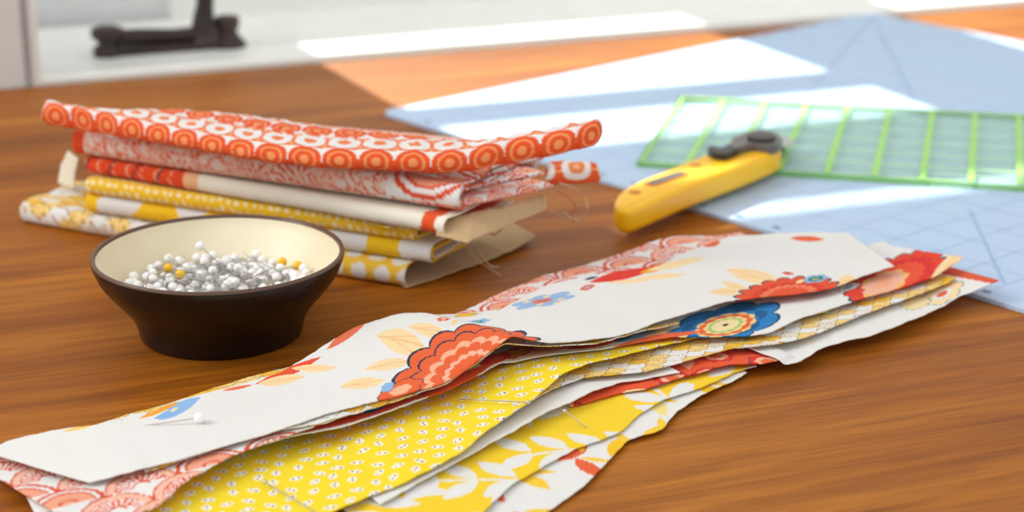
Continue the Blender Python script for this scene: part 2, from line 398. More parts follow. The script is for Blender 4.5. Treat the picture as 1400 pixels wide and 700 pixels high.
prism('slider', smooth_poly(PP([(967, 206), (975, 203), (985, 206), (1000, 199), (1006, 194), (1022, 196), (1016, 204), (1000, 212), (990, 215), (976, 213)], ZT+.002), 3), ZT-.001, ZT+.004, rc, M['black'], .001)
prism('blade_guard', smooth_poly(PP([(1000, 190), (1008, 186), (1020, 181), (1038, 178), (1056, 180), (1069, 187), (1068, 194), (1060, 199), (1045, 199), (1030, 197), (1014, 201), (1004, 203)], ZT+.004), 3), ZT-.001, ZT+.0045, rc, M['grey'], .0012)
gc = P(1041, 187.5, ZT+.0055)[:2]
prism('blade_nut', rot_poly(gc, .0078, .0078, 0, 28), ZT+.003, ZT+.0065, rc, M['black'], .001)
bc = P(1046, 197, .012)[:2]
prism('blade', rot_poly(bc+hd/np.linalg.norm(hd)*.006, .0125, .0125, 0, 40), .0118, .0124, rc, M['blade'])
prism('lower_guard', smooth_poly(PP([(1020, 203), (1040, 192), (1066, 190), (1074, 197), (1060, 207), (1035, 214)], .012), 4), .0075, .0115, rc, M['black'], .001)
# ---------------------------------------------------------------- bowl
BC = np.array([-.1250, .7975])
bw = empty('pin_bowl', (*BC, 0), 'small dark brown bowl with cream glazed inside, full of pins', 'bowl')
def lathe(name, prof, m, n=96):
    vs = [(BC[0]+r*math.cos(2*math.pi*k/n), BC[1]+r*math.sin(2*math.pi*k/n), z) for r, z in prof for k in range(n)]
    fs = [(i*n+k, i*n+(k+1) % n, (i+1)*n+(k+1) % n, (i+1)*n+k) for i in range(len(prof)-1) for k in range(n)]
    return mesh_pd(name, vs, fs, bw, m)
def sm(prof, n=6): return [tuple(p) for p in smooth_poly(prof, n, False)]
RZ = .0365
lathe('outer_wall', sm([(.0005, .0006), (.028, .0006), (.0335, .0004), (.0348, .0018), (.0362, .0075), (.0392, .013), (.0450, .020), (.0500, .0265), (.0528, .0325), (.0535, RZ-.0015), (.0536, RZ-.0006)]), M['glaze_out'])
lathe('rim', sm([(.0536, RZ-.0007), (.0532, RZ+.0003), (.0524, RZ+.0005), (.0517, RZ+.0001), (.0513, RZ-.0008)]), M['glaze_rim'])
lathe('inner_wall', sm([(.0514, RZ-.0006), (.0503, RZ-.004), (.0472, .0275), (.0422, .0205), (.0375, .0150), (.030, .0088), (.018, .0055), (.0005, .005)]), M['glaze_in'])

# ---------------------------------------------------------------- pins
def ball_me(r, m, name):
    bm = bmesh.new(); bmesh.ops.create_uvsphere(bm, u_segments=16, v_segments=10, radius=r)
    me = bpy.data.meshes.new(name); bm.to_mesh(me); bm.free(); me.materials.append(m)
    me.polygons.foreach_set('use_smooth', [True]*len(me.polygons)); return me
PL = .030
me_st = ball_me(.0009, M['steel'], 'pin_head_steel')
me_w = ball_me(.0021, M['pearl'], 'pin_head_white'); me_y = ball_me(.0021, M['yolk'], 'pin_head_yellow')
bm = bmesh.new(); bmesh.ops.create_cone(bm, segments=6, radius1=.00032, radius2=.00022, depth=PL, cap_ends=True)
bmesh.ops.translate(bm, verts=bm.verts, vec=(0, 0, PL/2)); bm.verts.ensure_lookup_table()
tip = bm.verts.new((0, 0, PL+.0025))
for f in list(bm.faces):
    if len(f.verts) > 4 and all(v.co.z > PL-.001 for v in f.verts):
        vv = list(f.verts); bm.faces.remove(f)
        for i in range(len(vv)): bm.faces.new((vv[i], vv[(i+1) % len(vv)], tip))
        break
me_s = bpy.data.meshes.new('pin_shaft'); bm.to_mesh(me_s); bm.free(); me_s.materials.append(M['steel'])
def pin(loc, direction, label, group=None, yellow=False, small=False):
    r = bpy.data.objects.new('straight_pin', None); r.empty_display_size = .003; C.objects.link(r)
    r.location = Vector(loc); r.rotation_euler = Vector(direction).to_track_quat('Z', 'Y').to_euler()
    h = bpy.data.objects.new('head', me_y if yellow else me_st if small else me_w); s = bpy.data.objects.new('shaft', me_s)
    for o in (h, s): C.objects.link(o); o.parent = r
    tag(r, label, 'pin', group); return r
def bowl_r(z):      # inner radius at height z
    return float(np.interp(z, [.005, .0088, .015, .0205, .0275, .0325], [.018, .030, .0375, .0422, .0472, .0503]))
heads = []
tries = 0
while len(heads) < 230 and tries < 60000:
    tries += 1
    th = random.uniform(0, 2*math.pi); rr = .0400*math.sqrt(random.random())
    x, y = rr*math.cos(th), rr*math.sin(th)
    edge = rr/.0405
    z = .0185+.0035*(edge**2)+random.uniform(-.0032, .0022)
    if rr > bowl_r(z)-.0026: continue
    # fewer heads in the middle where the shafts lie
    if edge < .45 and random.random() < .55: continue
    if all((x-a)**2+(y-b)**2+(z-c)**2 > .0038**2 for a, b, c in heads): heads.append((x, y, z))
def inside_dir(x, y, z):
    best = None
    for _ in range(60):
        th = random.uniform(0, 2*math.pi); d = Vector((math.cos(th), math.sin(th), random.uniform(-.32, .10))).normalized()
        e = Vector((x, y, z))+d*(PL+.003)
        if e.z < .007: continue
        ex = math.hypot(e.x, e.y)-(bowl_r(e.z)-.001)
        if ex < 0: return d
        if best is None or ex < best[0]: best = (ex, d)
    return best[1] if best else Vector((-x, -y, -.002)).normalized()
ylw = [(230, 366, 'yellow headed pin left of its neighbour in the bowl, at the left of the heap'), (246, 375, 'yellow headed pin low beside a bare pin shaft, left half of the bowl'),
       (386, 358, 'yellow headed pin among white heads near the back right of the bowl'), (407, 363, 'rightmost of the yellow headed pins, near the right side of the bowl')]
ypos = []
for x, y, lb in ylw:
    q = P(x, y, .0225); ypos.append((q[0]-BC[0], q[1]-BC[1], .0225))
heads = [h for h in heads if all((h[0]-a)**2+(h[1]-b)**2+(h[2]-c)**2 > .0042**2 for a, b, c in ypos)]
for (x, y, z) in heads:
    pin((BC[0]+x, BC[1]+y, z), inside_dir(x, y, z), 'white ball headed pin lying in the heap in the brown bowl', 'white headed pins heaped in the bowl')
for (x, y, z), (_, _, lb) in zip(ypos, ylw):
    pin((BC[0]+x, BC[1]+y, z), inside_dir(x, y, z), lb, None, True)
def pin_px(a, za, b, zb, label, small=False):
    p = Vector(P(*a, za)); q = Vector(P(*b, zb)); return pin(p, (q-p).normalized(), label, small=small)
pin_px((274, 336), .031, (306, 366), .021, 'white headed pin standing tall above the heap, head raised on the left back')
pin_px((300, 398), .0165, (238, 356), .026, 'pin with bright bare shaft pointing up left over the front of the heap')
pin_px((392, 395), .0185, (339, 350), .027, 'pin with bright bare shaft pointing up left on the right half of the heap')

# ---------------------------------------------------------------- prints (colour as a function of place on the cloth, in metres)
def H(a, b=0.0, seed=0):
    return np.abs(np.modf(np.sin(a*127.1+b*311.7+seed*74.7)*43758.5453)[0])
WHT = lin(240, 239, 236); CREAM = lin(250, 228, 178); ORG = lin(236, 92, 44); RED = lin(222, 50, 34); PNK = lin(250, 190, 160)
YEL = lin(253, 226, 50); GOLD = lin(244, 186, 30); NAVY = lin(36, 62, 84); BLU = lin(34, 132, 200); LBL = lin(150, 192, 232); DRK = lin(60, 44, 36)
TEAL = lin(90, 150, 160)
def fill(col, mask, c, soft=None):
    col[mask] = c
def base(shape, c): return np.ones(shape+(3,))*np.array(c)
def pr_rings(u, v):
    col = base(u.shape, lin(238, 104, 52)); p = .0185
    row = np.floor(v/p*1.15); x = (u/p+.5*(row % 2)) % 1-.5; y = (v/p*1.15) % 1-.5
    r = (np.abs(x*1.05)**3+np.abs(y)**3)**(1/3)
    fill(col, r < .42, WHT); fill(col, r < .24, lin(240, 140, 84)); fill(col, r < .10, lin(250, 190, 140))
    x2 = (u/p+.5*((row+1) % 2)) % 1-.5; r2 = np.hypot(x2, (y)*1.0)
    fill(col, (r2 < .17) & (r2 > .11) & (r > .44), lin(246, 170, 110))
    d = np.hypot((x % 1)-.5, (y % 1)-.5)
    return col
def pr_rows(u, v):
    """alternating rows: orange discs on white (along the fold) and white rounded rings on orange"""
    p = .0166; rh = .0150; k = np.floor((v+.0066)/rh); y = (v+.0066)/rh-k-.5; x = (u/p) % 1-.5
    col = base(u.shape, lin(240, 118, 62)); ev = (k % 2) == 0
    fill(col, ev, WHT); fill(col, ev & (v < 0) & (v > -.02), lin(224, 80, 38)); r = np.hypot(x, y*.95)
    fill(col, ev & (r < .49), lin(234, 92, 44)); fill(col, ev & (r < .34) & (r > .27), lin(246, 158, 104)); fill(col, ev & (r < .13), lin(246, 160, 104))
    q = (np.abs(x)**2.6+np.abs(y*1.02)**2.6)**(1/2.6)
    fill(col, ~ev & (q < .45), WHT); fill(col, ~ev & (np.hypot(x, y) < .19), lin(242, 134, 76)); fill(col, ~ev & (q > .5) & (np.abs(x) > .43), lin(246, 160, 110))
    return col
def pr_fans(u, v, p=.021):
    """overlapping fans drawn in orange lines on white, filled blades between"""
    col = base(u.shape, WHT)
    row = np.floor(v/p*2); done = np.zeros(u.shape, bool)
    for k in (0, 1):
        rr = row-k; cy = rr*p/2; cxs = (np.floor(u/p-.5*(rr % 2))+.5+.5*(rr % 2))*p
        r = np.hypot(u-cxs, v-cy)/p; th = np.arctan2(v-cy, u-cxs)
        m = (r < .5) & ~done
        ln = (np.abs(r-.47) < .03) | (np.abs(r-.36) < .02) | (np.abs(r-.12) < .02)
        bl = (r < .33) & (r > .15) & ((th*3.2+.4) % 1 < .55)
        hh = H(cxs*91, cy*57)
        fill(col, m & bl, lin(240, 100, 58)); fill(col, m & ln, lin(226, 84, 50))
        mm = m & (r > .36) & (r < .47) & (hh > .45); fill(col, mm, lin(248, 196, 172))
        mm = m & (r < .36) & (hh < .3) & ~ln; fill(col, mm, lin(246, 170, 140))
        done |= m
    return col
def pr_lines(u, v):
    """busy fine coral line print"""
    col = base(u.shape, lin(244, 226, 214))
    a = np.sin(u*900+3.2*np.sin(v*420+1.3*np.sin(u*210)))
    b = np.sin(v*760+2.6*np.sin(u*380))
    fill(col, a*b > .28, lin(238, 120, 84)); fill(col, (a > .72) & (b < .1), lin(240, 150, 120))
    z = np.sin(u*130+1.7*np.sin(v*90)); col[z > .62] = col[z > .62]*.55+lin(250, 190, 165)*.45
    return col
def pr_scallop(u, v, p=.0085, seed=0):
    col = base(u.shape, CREAM); row = np.floor(v/p*1.8); done = np.zeros(u.shape, bool)
    for k in (0, 1, 2):
        rr = row-k+1; cy = rr*p/1.8; cxs = (np.floor(u/p-.5*(rr % 2))+.5+.5*(rr % 2))*p
        r = np.hypot(u-cxs, (v-cy)*.95)/p
        m = (r < .56) & ~done; hh = H(cxs*713, cy*911, seed)
        for lo, hi, c in ((0, .36, WHT), (.36, .7, lin(250, 218, 140)), (.7, .88, lin(246, 196, 66)), (.88, 1.1, lin(236, 228, 214))):
            fill(col, m & (hh >= lo) & (hh < hi), c)
        th = np.arctan2(v-cy, u-cxs)
        fill(col, m & (r > .515), lin(176, 138, 70)); fill(col, m & (r > .24) & (r < .46) & (np.abs(((th*2.2) % 1)-.5) < .06) & (hh > .3), lin(196, 150, 60))
        done |= m
    return col
def pr_dots(u, v, p=.0042, r0=.27, bgc=None):
    bgc = lin(252, 208, 44) if bgc is None else bgc
    col = base(u.shape, bgc); row = np.floor(v/p); x = (u/p+.5*(row % 2)) % 1-.5; y = (v/p) % 1-.5
    cxs = np.floor(u/p+.5*(row % 2)); jx = (H(cxs, row)-.5)*.35; jy = (H(row, cxs, 3)-.5)*.3
    fill(col, np.hypot(x-jx, y-jy) < r0, lin(255, 244, 205)); return col
def pr_blobs(u, v, p=.011):
    col = base(u.shape, lin(247, 204, 70)); row = np.floor(v/p*1.2); x = (u/p+.5*(row % 2)) % 1-.5; y = (v/p*1.2) % 1-.5
    cx_ = np.floor(u/p+.5*(row % 2)); hh = H(cx_, row, 5)
    fill(col, np.hypot(x*1.25, y) < .36+.12*hh, WHT); fill(col, (np.hypot(x-.5, y) < .12), GOLD); return col
def pr_bees(u, v):
    """tiny white double blossoms with dark eyes on bright yellow"""
    col = base(u.shape, lin(254, 228, 44)); p = .0082; ph = .0072
    for oi in (-1, 0, 1):
        for oj in (-1, 0, 1):
            row = np.floor(v/ph)+oj; xo = .5*(row % 2); ci = np.floor(u/p+xo)+oi
            h1 = H(ci, row, 1); h2 = H(row, ci, 2); an = h1*2.6-1.1
            cu = (ci-xo+.5)*p+(h2-.5)*.0026; cv = (row+.5)*ph+(h1-.5)*.0022
            x = u-cu; y = v-cv; ca, sa = np.cos(an), np.sin(an); X = ca*x+sa*y; Y = -sa*x+ca*y
            m = (np.hypot(X-.0013, Y) < .00125) | (np.hypot(X+.0013, Y) < .0011) | (np.hypot(X-.0002, Y-.0012) < .0008) | (np.hypot(X+.0002, Y+.0011) < .0007)
            fill(col, m, lin(252, 248, 236))
            fill(col, (np.hypot(X-.0012, Y) < .00048) | (np.hypot(X+.0010, Y-.0001) < .0004), lin(96, 78, 44))
    return col
def leaf(col, u, v, cu, cv, L, w, an, c):
    X = math.cos(an)*(u-cu)+math.sin(an)*(v-cv); Y = -math.sin(an)*(u-cu)+math.cos(an)*(v-cv)
    m = (np.abs(X) < L) & (np.abs(Y) < w*(1-(X/L)**2)); fill(col, m, c); return m
def pr_leaves(u, v, seed=3):
    col = base(u.shape, lin(254, 218, 44)); r = random.Random(seed)
    u0, u1, v0, v1 = u.min(), u.max(), v.min(), v.max()
    for i in range(int((u1-u0)/.050)+1):
        for j in range(int((v1-v0)/.050)+1):
            cu = u0+i*.050+r.uniform(-.007, .007); cv = v0+j*.050+r.uniform(-.007, .007); an = r.uniform(0, 3.14)
            X = math.cos(an)*(u-cu)+math.sin(an)*(v-cv); Y = -math.sin(an)*(u-cu)+math.cos(an)*(v-cv)
            fill(col, (np.abs(X) < .027) & (np.abs(Y-X*X*6) < .0009), WHT)
            for k in range(4):
                s = -.021+k*.014
                for sg in (-1, 1):
                    a2 = an+sg*.85; leaf(col, u, v, cu+math.cos(an)*s+math.cos(a2)*.0105, cv+math.sin(an)*s+math.sin(a2)*.0105, .0098, .0040, a2, WHT)
    return col
def flower(col, u, v, c, ax, ay, n, cols, ph=0.0, depth=.18):
    """scalloped bloom: ax, ay are half-axis vectors, cols = [(radius, colour, outline)] from the rim inwards"""
    A = np.array([[ax[0], ay[0]], [ax[1], ay[1]]]); Ai = np.linalg.inv(A)
    x = Ai[0, 0]*(u-c[0])+Ai[0, 1]*(v-c[1]); y = Ai[1, 0]*(u-c[0])+Ai[1, 1]*(v-c[1])
    r = np.hypot(x, y); th = np.arctan2(y, x)+ph
    for i, (rad, cc, oc) in enumerate(cols):
        rr = rad*(1-depth*(1-np.abs(np.cos((th+i*.35)*n/2))**.7))
        if oc is not None: fill(col, r < rr*1.045+.004, oc)
        fill(col, r < rr, cc)
    return r
def pr_redfloral(u, v, seed=1):
    col = base(u.shape, lin(240, 92, 48)); r = random.Random(seed)
    u0, u1, v0, v1 = u.min(), u.max(), v.min(), v.max()
    for i in range(int((u1-u0)/.016)+1):
        for j in range(int((v1-v0)/.02)+2):
            c = (u0+i*.016+r.uniform(-.004, .004), v0+j*.02+r.uniform(-.005, .005)); R = r.uniform(.005, .009)
            k = r.random()
            if k < .45: flower(col, u, v, c, (R, 0), (0, R), 6, [(1, lin(232, 50, 30), NAVY), (.7, PNK, None), (.4, lin(240, 110, 60), None)], r.random()*3)
            elif k < .7: leaf(col, u, v, *c, R*1.2, R*.4, r.random()*3, PNK)
            elif k < .85: flower(col, u, v, c, (R*.7, 0), (0, R*.7), 5, [(1, LBL, NAVY), (.5, WHT, None)])
            else: leaf(col, u, v, *c, R*1.4, R*.4, r.random()*3, CREAM)
    return col
def pr_petals(u, v):
    col = base(u.shape, WHT); r = random.Random(9); u0, u1, v0, v1 = u.min(), u.max(), v.min(), v.max()
    for i in range(int((u1-u0)/.02)+1):
        for j in range(int((v1-v0)/.02)+2):
            c = (u0+i*.02+r.uniform(-.005, .005), v0+j*.02+r.uniform(-.005, .005)); an = r.random()*3.14
            leaf(col, u, v, *c, .0095, .0034, an, [lin(240, 104, 60), lin(254, 214, 60), lin(250, 232, 150), lin(254, 206, 40)][r.randrange(4)])
            leaf(col, u, v, c[0]+.006, c[1]+.005, .006, .0018, an+.8, lin(253, 214, 70))
    return col
def pr_white_floral(u, v, seed=2, dens=.04):
    col = base(u.shape, WHT); r = random.Random(seed); u0, u1, v0, v1 = u.min(), u.max(), v.min(), v.max()
    for i in range(int((u1-u0)/dens)+1):
        for j in range(int((v1-v0)/dens)+2):
            c = (u0+i*dens+r.uniform(-.01, .01), v0+j*dens+r.uniform(-.01, .01))
            for a in range(3): leaf(col, u, v, c[0]+.012*math.cos(a*2+i), c[1]+.012*math.sin(a*2+i), .009, .003, a*2+i, CREAM)
            flower(col, u, v, c, (.011, .002), (-.002, .010), 9, [(1, ORG, NAVY), (.66, PNK, None), (.45, lin(240, 110, 66), None), (.2, GOLD, None)], r.random())
    return col

# ---------------------------------------------------------------- the pile of cut strips
pe = (P(1250, 360)-P(60, 592))[:2]; pe /= np.linalg.norm(pe); pn = np.array([-pe[1], pe[0]])
O0 = P(60, 592)[:2]
RX0, RY0, RS = -.32, .50, .002; RNX, RNY = 330, 280
HM = np.zeros((RNX, RNY))
mi = ((np.arange(RNX)*RS+RX0)[:, None]-mL[0]); mj = ((np.arange(RNY)*RS+RY0)[None, :]-mL[1])
_a = mi*ea[0]+mj*ea[1]; _b = mi*eb[0]+mj*eb[1]
HM[(_a > -.002) & (_a < wA+.002) & (_b > -.002) & (_b < LB+.002)] = .0025
def blur(A, k):
    for _ in range(k):
        B = A.copy(); B[1:-1, 1:-1] = (A[1:-1, 1:-1]*2+A[:-2, 1:-1]+A[2:, 1:-1]+A[1:-1, :-2]+A[1:-1, 2:])/6; A = B
    return A
def dil(A, k):
    for _ in range(k):
        B = A.copy()
        for s in ((slice(1, None), slice(None), slice(None, -1), slice(None)), (slice(None, -1), slice(None), slice(1, None), slice(None)),
                  (slice(None), slice(1, None), slice(None), slice(None, -1)), (slice(None), slice(None, -1), slice(None), slice(1, None))):
            B[s[0], s[1]] = np.maximum(B[s[0], s[1]], A[s[2], s[3]])
        A = B
    return A
def samp(A, X, Y):
    fx = np.clip((X-RX0)/RS, 0, RNX-1.001); fy = np.clip((Y-RY0)/RS, 0, RNY-1.001); i = fx.astype(int); j = fy.astype(int); a = fx-i; b = fy-j
    return A[i, j]*(1-a)*(1-b)+A[i+1, j]*a*(1-b)+A[i, j+1]*(1-a)*b+A[i+1, j+1]*a*b
def snoise(s, seed, f):
    r = random.Random(seed); return sum(math.sin(1)*0+np.sin(s*f*m+r.random()*6.28)/m**.8*r.uniform(.6, 1) for m in (1, 2.3, 4.9, 9.7))*.4
def edge_fn(pts):
    w = []
    for p in pts:
        x, y, z = p[0], p[1], (p[2] if len(p) > 2 else .006)
        q = P(x, y, z)[:2]-O0; w.append((q@pe, q@pn, z))
    w.sort(); w = np.array(w); return w
def pchip(x, w, k):
    # smoothed linear interpolation
    y = np.interp(x, w[:, 0], w[:, k]); d = x[1]-x[0]; n = max(1, int(.004/d)); ker = np.hanning(2*n+3); ker /= ker.sum()
    yp = np.r_[2*y[0]-y[n+1:0:-1], y, 2*y[-1]-y[-2:-n-3:-1]]
    return np.convolve(yp, ker, 'valid')
def fabric_strip(label, far, near, pr, s_range=None, ds=.0008, dv=.0008, bumps=(), slant=0.0, fray=.00035, seed=0, gap=.0007, wave=.0008, zb=None, lay=.5, cat='fabric strip', width=.064):
    wf_ = edge_fn(far) if far is not None else None; wn_ = edge_fn(near) if near is not None else None
    ref = wf_ if wf_ is not None else wn_
    s0, s1 = s_range if s_range else (ref[:, 0].min(), ref[:, 0].max())
    s = np.arange(s0, s1, ds); nvv = int(.068/dv)
    if wf_ is not None: nf, zf = pchip(s, wf_, 1), pchip(s, wf_, 2)
    if wn_ is not None: nn, zn = pchip(s, wn_, 1), pchip(s, wn_, 2)
    if wf_ is None: nf, zf = nn+width+0*s, zn*0+.002
    if wn_ is None: nn, zn = nf-width, zf*0+.002
    nf = nf+fray*snoise(s, seed+1, 900)+.0006*snoise(s, seed+4, 160); nn = nn+fray*snoise(s, seed+2, 800)+.0006*snoise(s, seed+5, 150)
    v = np.linspace(0, 1, nvv)[None, :]; Sg = s[:, None]+0*v; Ng = nn[:, None]*(1-v)+nf[:, None]*v
    sl2 = slant if isinstance(slant, tuple) else (slant, slant); qq = ((s-s0)/(s1-s0))[:, None]
    Sg = Sg+(sl2[0]*(1-qq)+sl2[1]*qq)*(v-.5)+ .0003*snoise(v*60, seed+8, 3)
    X = O0[0]+pe[0]*Sg+pn[0]*Ng; Y = O0[1]+pe[1]*Sg+pn[1]*Ng
    Z = zn[:, None]*(1-v)**2+zf[:, None]*v**2+2*v*(1-v)*(zn+zf)[:, None]*lay
    Z = Z+wave*snoise(Sg, seed+3, 70)*(.4+np.sin(v*3.1+seed))
    for (bx, by, bz, amp, rx, ry) in bumps:
        q = P(bx, by, bz)[:2]-O0; a = (Sg-q@pe)/rx; b = (Ng-q@pn)/ry; Z = Z+amp*np.exp(-(a*a+b*b))
    global HM
    B = blur(dil(HM, 2), 5); B = np.maximum(B, HM)
    lo = samp(B, X, Y)+gap; lo = np.maximum(lo, .0009)
    Z = np.where(Z > lo, Z, lo); Z = (Z+0*lo)
    col = pr(Sg, Ng, X, Y) if pr.__code__.co_argcount == 4 else pr(Sg, Ng)
    o = grid_obj('fabric_strip', X, Y, Z, col, None, M['cloth'], .0004); 
    tag(o, label, cat, 'cut quilting strips in the loose pile')
    i = np.clip(((X-RX0)/RS+.5).astype(int), 0, RNX-1); j = np.clip(((Y-RY0)/RS+.5).astype(int), 0, RNY-1)
    np.maximum.at(HM, (i, j), Z)
    return o, (s, nn, nf, X, Y, Z)
def fr(c, a, b, z):
    """centre and two half axes of a printed motif, given by three points of the cloth"""
    c, a, b = (P(*q, z)[:2] for q in (c, a, b)); return c, a-c, b-c
def pflower(col, X, Y, f, n, cols, ph=0.0, depth=.18): return flower(col, X, Y, f[0], f[1], f[2], n, cols, ph, depth)
def pleaf(col, X, Y, f, c, vein=None):
    A = np.array([[f[1][0], f[2][0]], [f[1][1], f[2][1]]]); Ai = np.linalg.inv(A)
    x = Ai[0, 0]*(X-f[0][0])+Ai[0, 1]*(Y-f[0][1]); y = Ai[1, 0]*(X-f[0][0])+Ai[1, 1]*(Y-f[0][1])
    m = (np.abs(x) < 1) & (np.abs(y) < 1-x*x); fill(col, m, c)
    if vein is not None: fill(col, m & ((np.abs(y-.12*x) < .09) | (np.abs(np.abs(y)-(.5*(x+.6))) < .06)), vein)
ORP = lin(240, 106, 58); LFC = lin(253, 226, 176); LFV = lin(250, 206, 150)
def _endtip(u, v, X, Y):
    col = base(u.shape, WHT); z = .006
    # flowers towards the right end, orange tip
    d = (X-P(1335, 395, z)[0])*pe[0]+(Y-P(1335, 395, z)[1])*pe[1]
    fill(col, d > 0, lin(232, 96, 60))
    pflower(col, X, Y, fr((1288, 402), (1316, 394), (1284, 390), z), 7, [(1, LFC, TEAL), (.5, WHT, None), (.25, ORP, None)])
    pflower(col, X, Y, fr((1252, 412), (1272, 408), (1249, 403), z), 6, [(1, CREAM, TEAL)])
    return col
strips = []
# bottom: white with petals, showing lowest at the right of the pile
strips.append(fabric_strip('lowest strip, white with orange and yellow petals, edging the pile at bottom right',
    None, [(600, 780, .001), (745, 702, .001), (805, 660, .0015), (858, 600, .002), (905, 588, .002), (925, 562, .002), (960, 540, .002), (1000, 522, .002), (1022, 508, .002)], pr_petals, seed=11))
strips.append(fabric_strip('bright yellow strip with white leaf sprays, near the bottom of the pile',
    None, [(560, 780, .002), (660, 702, .003), (700, 661, .003), (790, 612, .003), (850, 590, .003), (872, 568, .003), (905, 546, .0035), (960, 530, .0035), (1010, 506, .003), (1035, 500, .003)], pr_leaves, seed=12))
strips.append(fabric_strip('orange red floral strip over the yellow leaf print, in the right half',
    None, [(780, 556, .004), (850, 535, .0045), (880, 532, .005), (925, 517, .005), (960, 508, .0055), (1000, 498, .0055), (1040, 498, .005), (1062, 492, .005), (1078, 487, .005)], pr_redfloral, seed=13, gap=.001))
strips.append(fabric_strip('white strip with orange tipped end reaching farthest right over the blue mat',
    None, [(960, 480, .005), (1000, 470, .006), (1040, 470, .007), (1062, 482, .006), (1085, 497, .004), (1105, 490, .005), (1140, 470, .006), (1200, 458, .006), (1262, 434, .006), (1320, 404, .007), (1352, 392, .010), (1378, 381, .012)],
    lambda u, v, X, Y: _endtip(u, v, X, Y), seed=14, gap=.001, slant=.01))

def t2_print(u, v, X, Y):
    col = base(u.shape, WHT); z = .008
    # big red bloom and blush petals near the right end
    pflower(col, X, Y, fr((1225, 378), (1292, 366), (1232, 340), .009), 17, [(1, lin(236, 70, 40), NAVY), (.80, lin(226, 44, 42), None), (.60, lin(240, 84, 46), None)], .3, .14)
    pleaf(col, X, Y, fr((1300, 372), (1330, 350), (1292, 362), .009), LFC, LFV)
    pflower(col, X, Y, fr((1208, 386), (1243, 374), (1206, 366), .009), 8, [(1, lin(250, 196, 110), None), (.86, PNK, None), (.4, lin(252, 176, 140), None)], 0, .2)
    pflower(col, X, Y, fr((1168, 402), (1182, 398), (1166, 396), z), 6, [(1, lin(236, 60, 36), NAVY)])
    pflower(col, X, Y, fr((1160, 392), (1176, 388), (1160, 386), z), 6, [(1, WHT, NAVY), (.5, LBL, None)])
    # large blue flower with orange and green middle
    pflower(col, X, Y, fr((990, 443), (1066, 432), (1012, 408), .009), 7, [(1, BLU, NAVY), (.76, lin(20, 96, 150), None), (.62, lin(30, 128, 196), None)], .2, .2)
    pflower(col, X, Y, fr((992, 444), (1034, 438), (1000, 424), .009), 11, [(1, lin(252, 210, 130), None), (.88, ORP, None), (.70, lin(252, 220, 150), None), (.58, lin(176, 206, 120), None), (.46, lin(246, 226, 170), None), (.1, DRK, None)], 0, .12)
    pleaf(col, X, Y, fr((866, 461), (905, 452), (868, 452), .009), LBL); pleaf(col, X, Y, fr((850, 466), (866, 461), (850, 462), .009), BLU)
    for c in ((890, 466), (905, 458), (930, 468)): pflower(col, X, Y, fr(c, (c[0]+10, c[1]-2), (c[0]+2, c[1]-6), z), 5, [(1, lin(252, 222, 160), None)])
    pleaf(col, X, Y, fr((900, 470), (960, 456), (898, 464), z), ORP)
    # red and pink blooms in the middle
    pleaf(col, X, Y, fr((800, 476), (848, 470), (800, 465), z), lin(238, 64, 44)); pleaf(col, X, Y, fr((742, 482), (796, 474), (742, 468), z), PNK, lin(240, 150, 110))
    pflower(col, X, Y, fr((707, 486), (730, 480), (708, 474), z), 7, [(1, ORP, NAVY), (.6, GOLD, None)])
    pflower(col, X, Y, fr((678, 498), (700, 490), (680, 486), z), 6, [(1, lin(232, 46, 40), None), (.5, lin(244, 90, 70), None)])
    pleaf(col, X, Y, fr((620, 532), (675, 508), (616, 522), z), lin(240, 88, 36)); pleaf(col, X, Y, fr((500, 572), (590, 548), (498, 566), z), lin(236, 84, 40))
    pleaf(col, X, Y, fr((514, 563), (532, 556), (512, 558), z), BLU)
    return col
fanX = lambda u, v: pr_fans(u, v, .026)
strips.append(fabric_strip('narrow white strip edge lying along the yellow leaf print',
    None, [(520, 690, .004), (600, 645, .005), (668, 606, .006), (703, 588, .0065), (743, 564, .007), (780, 551, .007), (815, 533, .007), (850, 521, .006), (872, 519, .006), (930, 512, .005)], lambda u, v: base(u.shape, WHT), seed=15, gap=.001))
strips.append(fabric_strip('cream and yellow scallop print strip between the blossom print and the orange floral',
    None, [(560, 655, .004), (650, 597, .007), (690, 572, .008), (724, 549, .009), (762, 528, .009), (800, 515, .0085), (840, 512, .008), (880, 508, .008), (920, 498, .008), (960, 487, .008), (1000, 476, .008), (1060, 470, .008), (1100, 462, .008), (1160, 438, .008), (1210, 418, .008), (1262, 400, .008), (1306, 382, .009)],
    lambda u, v: pr_scallop(u, v, .0095), seed=16, gap=.001, ds=.0005, dv=.0005))
strips.append(fabric_strip('bright yellow strip strewn with tiny white double blossoms',
    None, [(300, 800, .003), (390, 735, .003), (448, 699, .004), (547, 660, .006), (620, 620, .008), (654, 592, .009), (690, 568, .010), (723, 546, .011), (762, 516, .011), (800, 500, .0105), (860, 484, .010), (905, 472, .009), (960, 460, .008)],
    pr_bees, s_range=(-.015, .33), slant=(-.01, 0), width=.074, seed=17, gap=.001, ds=.0004, dv=.0004, bumps=[(740, 500, .01, .002, .03, .02)]))
strips.append(fabric_strip('white strip with large blue flower and red bloom, second from the top',
    None, [(60, 700, .004), (110, 690, .005), (200, 662, .006), (320, 622, .007), (405, 594, .009), (480, 581, .010), (560, 553, .011), (620, 532, .012), (660, 512, .012), (692, 494, .012), (735, 490, .011), (780, 484, .011), (830, 477, .011), (880, 466, .011), (930, 458, .011), (962, 459, .0105), (1030, 457, .010), (1062, 452, .010), (1100, 434, .010), (1150, 418, .010), (1200, 402, .010), (1250, 388, .010), (1285, 377, .011), (1312, 358, .013), (1324, 350, .015)],
    t2_print, seed=18, gap=.001, ds=.0006, dv=.0006, slant=.006))
